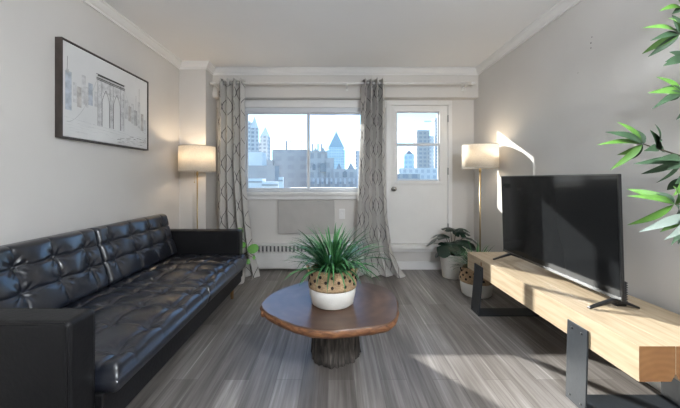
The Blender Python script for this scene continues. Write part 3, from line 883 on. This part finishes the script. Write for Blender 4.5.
for (dx, dy, z, r) in ((-.06, .02, .52, .05), (.0, .06, .56, .055), (-.09, .07, .42, .05), (.03, .09, .40, .045), (-.03, .1, .47, .05), (-.12, -.02, .44, .045)):
    c = Vector((sx+dx, sy+dy, z)); roundleaf(lf, c, Vector((dx, -.5, .5)), r); sm.tube([(sx, sy, .21), tuple(c)], .003, 6)
lf.build('foliage', M['leaf_round'], t, recalc=False); sm.build('stem', M['stem'], t)

# tall bamboo-leaf plant at the right edge
bxr, byr = 1.52, 1.00
t = thing('bamboo_plant', 'tall bamboo-leaved plant reaching in from the right edge', 'plant', (bxr, byr, 0))
MB().lathe([(.12, 0), (.13, .01), (.16, .30), (.165, .30), (.165, .33), (.155, .33), (.15, .29)], bxr, byr, 40, cap=False).build('pot', M['ceramic'], t, solid=.003)
MB().lathe([(.001, .30), (.15, .298)], bxr, byr, 32, cap=False).build('soil', M['soil'], t)
fo = MB(); br = MB()
def lance(mb, a, b, w, mi, nrm):
    """pointed leaf from a to b, slightly arched"""
    a = Vector(a); b = Vector(b); dd = b-a; L = dd.length; tt = dd.normalized(); s = tt.cross(nrm).normalized(); up = s.cross(tt)
    n = 8; o = len(mb.v)
    for i in range(n+1):
        q = i/n; ww = w*.5*(math.sin(PI*q**.75)**.9 if 0 < q < 1 else .04); c = a+dd*q+up*(.07*L*math.sin(PI*q))
        mb.v += [tuple(c-s*ww+up*ww*.3), tuple(c), tuple(c+s*ww+up*ww*.3)]
    for i in range(n):
        k = o+i*3; mb.f += [(k, k+1, k+4, k+3), (k+1, k+2, k+5, k+4)]; mb.m += [mi, mi]; mb.sm += [True, True]
rr = random.Random(4)
clusters = [
    ((682, 8), 1.18, [((659, 11), 0), ((664, -6), 0), ((672, 14), 1)]),
    ((680, 34), 1.14, [((642, 28), 0), ((668, 18), 0), ((650, 41), 1), ((642, 54), 0), ((648, 57), 1), ((672, 15), 1), ((661, 27), 1)]),
    ((684, 58), 1.20, [((665, 62), 1), ((663, 66), 1), ((669, 52), 1)]),
    ((682, 92), 1.16, [((656, 77), 0), ((648, 93), 0), ((661, 101), 1), ((652, 109), 1), ((662, 88), 1)]),
    ((643, 144), 1.20, [((597, 145), 0), ((617, 122), 0), ((605, 132), 1), ((610, 170), 0), ((617, 155), 0), ((629, 160), 1), ((634, 129), 1), ((637, 131), 1)]),
    ((657, 148), 1.18, [((650, 130), 1), ((655, 124), 1), ((644, 151), 1), ((660, 140), 1), ((664, 152), 1)]),
    ((682, 160), 1.12, [((633, 164), 1), ((641, 174), 1), ((656, 183), 1), ((667, 170), 1), ((655, 160), 1)]),
    ((684, 178), 1.22, [((674, 160), 0), ((673, 196), 0), ((675, 184), 1), ((667, 190), 1)]),
    ((675, 204), 1.14, [((627, 189), 0), ((627, 196), 0), ((627, 225), 0), ((660, 198), 1), ((655, 192), 1), ((673, 186), 0), ((676, 215), 1), ((640, 198), 0)]),
    ((688, 214), 1.10, [((639, 232), 2), ((660, 225), 2), ((664, 240), 2), ((671, 245), 1), ((660, 232), 0), ((678, 244), 1), ((668, 228), 1)]),
    ((688, 100), 1.10, [((676, 120), 1), ((700, 80), 0), ((710, 110), 0)]),
]
stems = [[(bxr, byr, .3), (bxr-.02, byr+.03, .9), (bxr-.10, byr+.08, 1.5), (bxr-.18, byr+.10, 1.95)],
         [(bxr+.03, byr, .3), (bxr+.02, byr+.06, 1.0), (bxr-.06, byr+.12, 1.35), (bxr-.10, byr+.15, 1.7)],
         [(bxr-.03, byr-.02, .3), (bxr-.03, byr+.05, .7), (bxr-.12, byr+.09, 1.15), (bxr-.15, byr+.10, 1.35)]]
for s_ in stems: br.tube(s_, .010, 8, r2=.004)
stem_pts = [Vector(p) for s_ in stems for p in s_[1:]]
def addcl(hub, tips):
    near = min(stem_pts, key=lambda p: (p-hub).length+(.5 if p.z > hub.z else 0))
    mid = near.lerp(hub, .55)+Vector((0, 0, .015))
    br.tube([near, mid, hub], .004, 6, r2=.0018)
    for (tp, mi) in tips:
        a = hub+(tp-hub)*.02
        lance(fo, a, tp, rr.uniform(.024, .034), mi, Vector((rr.uniform(-.5, .5), -1, rr.uniform(.1, .7))))
for (h_, d, tips) in clusters:
    addcl(at(h_[0], h_[1], d), [(at(a[0], a[1], d+rr.uniform(-.08, .08)), mi) for (a, mi) in tips])
for k in range(16):     # the rest of the crown, beyond the frame
    hub = Vector((bxr-.02+rr.uniform(-.08, .12), byr+rr.uniform(-.25, .12), rr.uniform(.8, 2.1)))
    tips = []
    for q in range(7):
        v = Vector((rr.uniform(-1, 1), rr.uniform(-1, .6), rr.uniform(-.7, .5))).normalized()*rr.uniform(.12, .18)
        tp = hub+v; tp.x = min(tp.x, 1.76); tips.append((tp, rr.choice((0, 1))))
    tips = [x for x in tips if x[0].x/x[0].y*F+335 > 690]
    addcl(hub, tips)
M['leaf_pale'] = plain('bamboo_leaf_pale', (.22, .27, .23), .3, var=.1)
fo.build('foliage', [M['leaf_bamboo'], M['leaf_bamboo_dark'], M['leaf_pale']], t, recalc=False)
br.build('stem', M['stem'], t)

# ------------------------------------------------------------------ bench
BX0, BXs, BXm, BX1 = 1.262, 1.415, 1.59, 1.765
BYa, BYb, BT, BB = 1.308, 3.0, .475, .327
t = thing('tv_bench', 'long pale timber beam bench on black steel legs by the right wall', 'bench', ((BX0+BX1)/2, (BYa+BYb)/2, 0))
for (a, b) in ((BX0, BXs), (BXs, BXm), (BXm, BX1)):
    c = .012
    m = MB(); poly = [(a+.0002, BT), (b-.0002, BT), (b-.0002, BB+c), (b-.001-c, BB), (a+.001+c, BB), (a+.0002, BB+c)]
    if a == BX0: poly = [(a+.0002, BT), (b-.0002, BT), (b-.0002, BB+.03), (b-.018, BB), (a+.0002, BB)]
    elif a == BXs: poly = [(a+.0002, BT), (b-.0002, BT), (b-.0002, BB), (a+.02, BB), (a+.0002, BB+.03)]
    n = len(poly)
    m.prism(poly, BYa, BYb, 'y', 0); m.m[-n-2] = 1; m.m[-n-1] = 1
    m.build('beam', [M['pine'], M['pine_end']], t, bevel=.0012, seg=1)
# darker knots / cut marks on the first beam
km = MB()
for (y, z, ry, rz) in ((2.72, .435, .012, .02),):
    n = 12; km.add([(BX0-.0005, y+ry*math.cos(2*PI*k/n), z+rz*math.sin(2*PI*k/n)) for k in range(n)]+[(BX0+.002, y+ry*math.cos(2*PI*k/n), z+rz*math.sin(2*PI*k/n)) for k in range(n)],
       [tuple(range(n))]+[(k, (k+1) % n, (k+1) % n+n, k+n) for k in range(n)])
km.build('wood_knot', M['pine_end'], t)
for (y0, y1) in ((1.565, 1.70), (2.68, 2.835)):
    lg = MB(); th = .008
    sp_ = .010 if y0 < 2 else .032
    lg.prism([(BX0-.001, .415), (BX0-.001-th, .415), (BX0-.001-th-.002, BB), (BX0-.001-th-sp_, 0), (BX0-.001-sp_, 0), (BX0-.001, BB)], y0, y1, 'y')
    lg.box(BX0-.001-sp_, BX1, y0, y1, 0, th)
    lg.box(BX1-th, BX1, y0, y1, th, BB)
    lo = lg.build('leg', M['black_metal'], t, bevel=.0015, seg=1)
    for (yy, zz) in ((y0+.035, .385), (y1-.035, .385), (y0+.03, .03), (y1-.03, .03)):
        sc = MB(); n = 12
        vs = [(BX0-th-.001-dx-((sp_-.002) if zz < .1 else .0005), yy+r*math.cos(2*PI*k/n), zz+r*math.sin(2*PI*k/n)) for (dx, r) in ((0, .007), (.003, .006), (.003, .0005)) for k in range(n)]
        sc.add(vs, [(i*n+k, i*n+(k+1) % n, (i+1)*n+(k+1) % n, (i+1)*n+k) for i in range(2) for k in range(n)], 0, True)
        sc.build('screw', M['tv_plastic'], lo)

# ------------------------------------------------------------------ television
TX = 1.50; TY0, TY1, TZ0, TZ1 = 1.646, 2.81, .530, 1.197
t = thing('television', 'black flat television standing on the timber bench', 'television', (TX, (TY0+TY1)/2, BT))
tv = MB(); tv.box(TX, TX+.018, TY0, TY1, TZ0, TZ1); tv.prism([(TX+.018, TZ0+.04), (TX+.06, TZ0+.05), (TX+.06, TZ0+.30), (TX+.018, TZ0+.42)], TY0+.12, TY1-.12, 'y')
tv.build('housing', M['tv_plastic'], t, bevel=.003)
MB().box(TX-.0015, TX, TY0+.008, TY1-.008, TZ0+.018, TZ1-.008).build('screen', M['screen'], t)
M['tv_chin'] = plain('tv_chin', (.16, .165, .17), .22, .9, var=.1)
MB().box(TX-.0025, TX, TY0+.002, TY1-.002, TZ0-.001, TZ0+.016).build('bezel', M['tv_chin'], t)
for yy in (TY0+.045, TY1-.10):
    ft = MB()
    for sg, ex in ((-1, .15), (1, .12)):
        xa = TX+.01; xb = TX+.01+sg*ex; w = .011
        vs = [(xa-sg*.004, yy-w, TZ0+.008), (xa-sg*.004, yy+w, TZ0+.008), (xb, yy+w+.004*sg, BT+.010), (xb, yy-w+.004*sg, BT+.010),
              (xa-sg*.004, yy-w, TZ0-.014), (xa-sg*.004, yy+w, TZ0-.014), (xb, yy+w, BT), (xb-sg*.0, yy-w, BT)]
        vs[6] = (xb, yy+w, BT); vs[7] = (xb, yy-w, BT)
        ft.add(vs, [(0, 1, 2, 3), (4, 7, 6, 5), (0, 3, 7, 4), (1, 5, 6, 2), (3, 2, 6, 7), (0, 4, 5, 1)])
    ft.build('foot', M['tv_plastic'], t, bevel=.002)
for o in t.children:          # the set leans very slightly forward
    if not o.name.startswith('foot'):
        for v in o.data.vertices: v.co.x -= .020*(v.co.z-TZ0)/(TZ1-TZ0)
# small ribbed black box behind the tv
t = thing('media_box', 'small ribbed black box standing behind the television', 'box', (1.563, 1.735, BT))
q = at(625, 290, 1.72)
bxm = MB(); bxm.box(1.535, 1.590, 1.715, 1.762, BT, .61)
bxm.build('housing', M['tv_plastic'], t, bevel=.003)
rb = MB()
for k in range(10): rb.box(1.533, 1.592, 1.712, 1.715, BT+.014+k*.0125, BT+.019+k*.0125)
rb.build('rib', M['black_metal'], t)

# ------------------------------------------------------------------ floor lamps
def floor_lamp(x, y, r, z0, z1, label, chain, power, col):
    t = thing('floor_lamp', label, 'lamp', (x, y, 0), 'drum-shade floor lamps')
    MB().lathe([(.001, 0), (.112, 0), (.115, .006), (.113, .018), (.10, .022), (.018, .026), (.012, .04)], x, y, 40, cap=False).build('base', M['brass'], t)
    pl = MB(); pl.tube([(x, y, .03), (x, y, z0+.06)], .0075, 12); pl.lathe([(.001, z0-.045), (.013, z0-.04), (.013, z0-.01), (.001, z0)], x, y, 16); pl.tube([(x, y, z0+.05), (x, y, z0+.11)], .016, 12)
    pl.build('pole', M['brass'], t)
    s = MB(); s.lathe([(r, z0), (r*.985, z1)], x, y, 56, cap=False); so = s.build('lamp_shade', M['shade'], t, solid=.0025)
    for (zz, rr_) in ((z0, r+.0015), (z1-.008, r*.985+.0015)):
        tr = MB(); tr.lathe([(rr_, zz), (rr_, zz+.008)], x, y, 56, cap=False); tr.build('shade_trim', M['shade_trim'], so, solid=.002)
    sp = MB()
    for k in range(3):
        a = 2*PI*k/3; sp.tube([(x, y, z0+.10), (x+r*.985*math.cos(a), y+r*.985*math.sin(a), z1-.02)], .002, 6)
    sp.build('spider', M['brass'], t)
    bl = MB(); zc = z0+.145; bl.lathe([(.012, zc-.04), (.02, zc-.025), (.03, zc), (.022, zc+.022), (.001, zc+.032)], x, y, 16)
    m, nt, b = new_mat('bulb'); b.inputs['Base Color'].default_value = (.9, .8, .6, 1)
    b.inputs['Emission Color'].default_value = (*col, 1); b.inputs['Emission Strength'].default_value = 6
    bl.build('bulb', m, t)
    if chain:
        ch = MB(); ch.tube([(x-.02, y-.01, z0+.09), (x-.026, y-.012, z0-.10)], .0012, 5); ch.lathe([(.001, z0-.125), (.006, z0-.118), (.001, z0-.10)], x-.026, y-.012, 10); ch.build('pull_chain', M['brass'], t)
    L = bpy.data.lights.new('lamp_light', 'POINT'); L.energy = power; L.color = col; L.shadow_soft_size = .035
    lo = bpy.data.objects.new('lamp_light', L); C.objects.link(lo); lo.location = (0, 0, zc+.05); lo.parent = t
    return t
floor_lamp(-1.53, 3.50, .192, 1.25, 1.535, 'lit brass floor lamp with white drum shade behind the sofa', True, 2.8, (1, .78, .54))
floor_lamp(1.585, 3.44, .185, 1.283, 1.545, 'brass floor lamp with white drum shade in the right corner by the television', False, 1.8, (1, .80, .56))

# fill: globe pendant added out of view behind the camera to brighten the foreground
lx_, ly_, lz_ = .80, -.35, 1.95
t = thing('ceiling_light', 'round white globe pendant light hanging behind the viewpoint', 'lamp', (lx_, ly_, ZC))
MB().lathe([(.001, ZC), (.07, ZC), (.07, ZC-.02), (.06, ZC-.03), (.001, ZC-.03)], lx_, ly_, 40, cap=False).build('mount', M['white'], t)
MB().tube([(lx_, ly_, ZC-.03), (lx_, ly_, lz_+.10)], .005).build('cord', M['white'], t)
m, nt, b = new_mat('globe_glass'); b.inputs['Base Color'].default_value = (.9, .9, .88, 1); b.inputs['Emission Color'].default_value = (.95, .97, 1, 1); b.inputs['Emission Strength'].default_value = 2
MB().lathe([(.001, lz_-.10)]+[(.10*math.sin(a*PI/14), lz_-.10*math.cos(a*PI/14)) for a in range(1, 14)]+[(.001, lz_+.10)], lx_, ly_, 32, cap=False).build('globe', m, t)
L = bpy.data.lights.new('room_light', 'POINT'); L.shadow_soft_size = .14; L.energy = 185; L.color = (.88, .94, 1)
lo = bpy.data.objects.new('room_light', L); C.objects.link(lo); lo.location = (0, 0, lz_-ZC); lo.parent = t

# ------------------------------------------------------------------ city outside
GZ = -30
struct('ground', MB().box(-900, 900, 8, 1500, GZ-1, GZ), plain('city_ground', (.35, .36, .37), .9, scale=.02))
M['tower_a'] = facade_mat('tower_pale', (.74, .73, .70), (.38, .40, .42), 5.0, 3.4, .35)  # city facade colours are paled to stand in for distance haze
M['tower_b'] = facade_mat('tower_grey', (.62, .61, .60), (.34, .36, .38), 4.0, 3.4, .45)
M['glass_tower'] = facade_mat('tower_glass', (.55, .68, .70), (.38, .54, .60), 3.2, 3.6, .3, .6)
M['slate'] = facade_mat('block_slate', (.44, .42, .41), (.38, .365, .36), 6, 4, .5)
M['stone'] = facade_mat('block_stone', (.50, .48, .465), (.37, .36, .355), 3.2, 4.2, .5)
M['pale'] = facade_mat('block_pale', (.78, .76, .72), (.55, .55, .55), 3.0, 3.0, .5)
M['beige_tower'] = facade_mat('tower_beige', (.50, .47, .44), (.32, .33, .34), 3.4, 3.2, .35)
M['pyramid'] = plain('pyramid_glass', (.42, .52, .54), .7, var=.05)
M['roof'] = plain('roof_metal', (.48, .58, .60), .4, var=.05)
M['concrete'] = plain('city_concrete', (.82, .81, .78), .8, scale=.2)
M['glass_dark'] = plain('city_glass', (.22, .24, .27), .2)
def bld(label, px0, px1, ytop, dist, mat, name='building', depth=None, parent=None, part='wall', base=GZ):
    a = at(px0, ytop, dist); b = at(px1, ytop, dist)
    dp = depth or (b.x-a.x)*.8
    if parent is None:
        parent = thing(name, label, 'building', ((a.x+b.x)/2, dist+dp/2, base))
    MB().box(a.x, b.x, dist, dist+dp, base, a.z).build(part, mat, parent)
    return parent
def gable(parent, px0, px1, y0, y1, dist, mat, depth=None, name='roof'):
    a = at(px0, y0, dist); b = at(px1, y0, dist); c = at((px0+px1)/2, y1, dist); dp = depth or (b.x-a.x)*.8
    m = MB(); m.add([(a.x, dist, a.z), (b.x, dist, a.z), (b.x, dist+dp, a.z), (a.x, dist+dp, a.z), (c.x, dist+dp/2, c.z)], [(0, 1, 4), (1, 2, 4), (2, 3, 4), (3, 0, 4), (0, 3, 2, 1)])
    return m.build(name, mat, parent)
# left towers
b = bld('tall pale apartment tower with pointed top at the window\'s left edge', 236, 250, 121, 260, M['tower_a'], 'tower')
bld(None, 250, 257.5, 128, 262, M['tower_b'], parent=b, part='wing'); gable(b, 238, 246, 121, 115, 261, M['concrete']); gable(b, 250, 257.5, 128, 115, 262, M['concrete'])
b = bld('slimmer grey apartment tower with pointed top just right of the pale tower', 260, 267.5, 136, 290, M['tower_b'], 'tower', depth=14); gable(b, 260, 267.5, 136, 125, 290, M['concrete'], 14)
bld(None, 257.5, 260.5, 142, 292, M['tower_a'], parent=b, part='wing', depth=10)
# white block lower left
bld('plain white block below the two apartment towers', 240, 262, 152, 120, M['concrete'], depth=8)
bld('grey blue low block beside the plain white block', 240, 275, 165.5, 105, M['slate'], depth=8)
# big dark slate block
b = bld('large flat-topped slate grey block in the middle of the window', 272, 310, 149.5, 150, M['slate'], depth=30)
bld(None, 266, 273, 160, 148, M['slate'], parent=b, part='wing', depth=20)
ra = at(286, 138, 152); rb_ = at(305, 149.5, 152)
rf = MB()
for k in range(6):
    x = ra.x+(rb_.x-ra.x)*k/5; rf.box(x-.10, x+.10, 154, 154.2, rb_.z, ra.z)
for k in range(4):
    z = rb_.z+(ra.z-rb_.z)*(k+1)/4; rf.box(ra.x, rb_.x, 154, 154.2, z-.1, z+.1)
rf.build('roof_railing', M['roof'], b)
MB().box(at(285.6, 0, 152).x, at(287, 0, 152).x, 152, 153, rb_.z, at(0, 141, 152).z).build('chimney', M['slate'], b)
# white low roofs
for (a0, a1, y, dd, lab) in ((240, 262, 178.5, 70, 'low white rooftop at the bottom left corner of the window'), (262, 278, 181.5, 68, 'low white rooftop seen right of the bottom left one'), (278.5, 283, 177, 66, 'narrow white rooftop box below the slate block'), (283, 360, 189, 64, 'long low pale roof along the bottom of the window')):
    bb_ = bld(lab, a0, a1, y, dd, M['concrete'], 'rooftop')
    a = at(a0, y, dd); c = at(a1, y, dd)
    if y < 182: MB().box(a.x, c.x, dd-.3, dd, a.z-.9, a.z-.6).build('ledge', M['slate'], bb_)
# stone building with arches
b = bld('old grey stone building with gables and arched windows', 306, 327, 151, 140, M['stone'], depth=9)
bld(None, 326, 334, 158, 139, M['stone'], parent=b, part='wing', depth=9)
bld(None, 333, 357, 169, 138, M['stone'], parent=b, part='wing', depth=10)
for (a0, a1, y0, y1) in ((306, 311, 151, 146), (313, 318, 151, 147), (320, 326, 152, 146.5), (336, 342, 169, 163), (347, 355, 169, 162)):
    gable(b, a0, a1, y0+.5, y1, 139.5, M['stone'], name='gable')
def archwin(parent, px, y, wpx, hpx, dist, mat):
    c = at(px, y, dist); s = dist/F; w = wpx*s/2; hh = hpx*s
    poly = [(c.x-w, c.z-hh), (c.x+w, c.z-hh), (c.x+w, c.z-w)]+[(c.x+w*math.cos(PI*k/8), c.z-w+w*math.sin(PI*k/8)) for k in range(1, 8)]+[(c.x-w, c.z-w)]
    MB().prism(poly, dist-.25, dist+.05, 'y').build('window', mat, parent)
archwin(b, 323, 163, 6, 9, 139, M['glass_dark']); archwin(b, 314, 164, 3, 6, 140, M['glass_dark']); archwin(b, 345, 171, 4, 6, 138, M['glass_dark'])
for k in range(11): archwin(b, 309+k*4.5, 178, 2, 6, 137.9, M['tower_b'])
for px in (312, 317.5, 321):
    a = at(px, 144, 141); MB().box(a.x-.35, a.x+.35, 145, 146, a.z-4, a.z+.6).build('chimney', M['stone'], b)
# pointed glass tower
b = bld('blue glass skyscraper with a pyramid top', 327, 345, 150, 420, M['glass_tower'], 'skyscraper', depth=22)
bld(None, 329, 343.5, 147, 419, M['glass_tower'], parent=b, part='setback', depth=20, base=30)
gable(b, 328, 344.5, 148, 130, 420, M['pyramid'], 22); a = at(336.2, 131, 431)
MB().tube([(a.x, 431, a.z-3), (a.x, 431, a.z+3)], .5, 6).build('spire', M['roof'], b)
# right edge
bld('grey blue tower behind the right edge of the window', 355.5, 366, 150.5, 300, M['tower_b'], 'tower')
bld('pale low block right of the old stone building', 356, 372, 167, 200, M['pale'])
# seen through the door glass
b = bld('beige office tower seen through the door glass', 417, 429.5, 130, 250, M['beige_tower'], 'tower', depth=12)
bld(None, 429.5, 434, 136, 252, M['pale'], parent=b, part='wing', depth=8)
b = bld('dark blue glass block seen low through the door', 404, 414, 154, 230, M['glass_tower'])
gable(b, 406, 413, 154, 150, 231, M['glass_dark'])
bld('white apartment block with rows of windows low in the door glass', 399, 445, 168, 160, M['pale'])
bld('low beige block at the bottom of the door glass', 380, 420, 174, 120, M['beige_tower'])
bld('pale tall block at the right side of the door glass', 434.5, 448, 118, 330, M['tower_a'], 'tower')
b = thing('rooftop_crane', 'thin dark crane jib high in the upper door pane', 'crane', (at(431, 125, 240).x, 240, at(431, 125, 240).z))
a = at(424, 121.5, 240); c = at(437, 121, 240); k = at(436, 130, 240)
MB().tube([a, c], .35, 6).build('jib', M['slate'], b); MB().tube([(c.x-.8, 240, c.z+1.5), (c.x-.8, 240, GZ)], .4, 6).build('mast', M['slate'], b)

# ------------------------------------------------------------------ light
SE = math.radians(22.4); haz = Vector((.61, -.79)).normalized()
sdir = Vector((haz.x*math.cos(SE), haz.y*math.cos(SE), -math.sin(SE)))
L = bpy.data.lights.new('sun', 'SUN'); L.energy = 6.5; L.angle = math.radians(.6); L.color = (1, .96, .90)
so = bpy.data.objects.new('sun', L); C.objects.link(so); so.location = (-6, 12, 8)
so.rotation_euler = sdir.to_track_quat('-Z', 'Y').to_euler()

w = bpy.data.worlds.new('World'); bpy.context.scene.world = w; w.use_nodes = True
nt = w.node_tree; bg = nt.nodes['Background']
sk = nt.nodes.new('ShaderNodeTexSky'); sk.sky_type = 'NISHITA'; sk.sun_disc = False
sk.sun_elevation = SE; sk.sun_rotation = math.atan2(-haz.x, -haz.y); sk.air_density = 1.0; sk.dust_density = .3; sk.ozone_density = 2.6
mx = nt.nodes.new('ShaderNodeMix'); mx.data_type = 'RGBA'; mx.blend_type = 'MULTIPLY'; mx.inputs['Factor'].default_value = 1
mx.inputs['B'].default_value = (.80, .94, 1.06, 1)
nt.links.new(sk.outputs[0], mx.inputs['A']); nt.links.new(mx.outputs['Result'], bg.inputs['Color']); bg.inputs['Strength'].default_value = .21

# ------------------------------------------------------------------ camera
cd = bpy.data.cameras.new('camera'); cam = bpy.data.objects.new('camera', cd); C.objects.link(cam)
cam.location = (0, 0, H); cam.rotation_euler = (PI/2, 0, 0)
cd.sensor_width = 36; cd.sensor_fit = 'HORIZONTAL'; cd.lens = F*36/680
cd.shift_x = 5/680; cd.shift_y = -25/680; cd.clip_start = .05; cd.clip_end = 3000
s = bpy.context.scene; s.camera = cam
s.view_settings.view_transform = 'Standard'; s.view_settings.look = 'None'; s.view_settings.gamma = 1; s.view_settings.exposure = 1.15
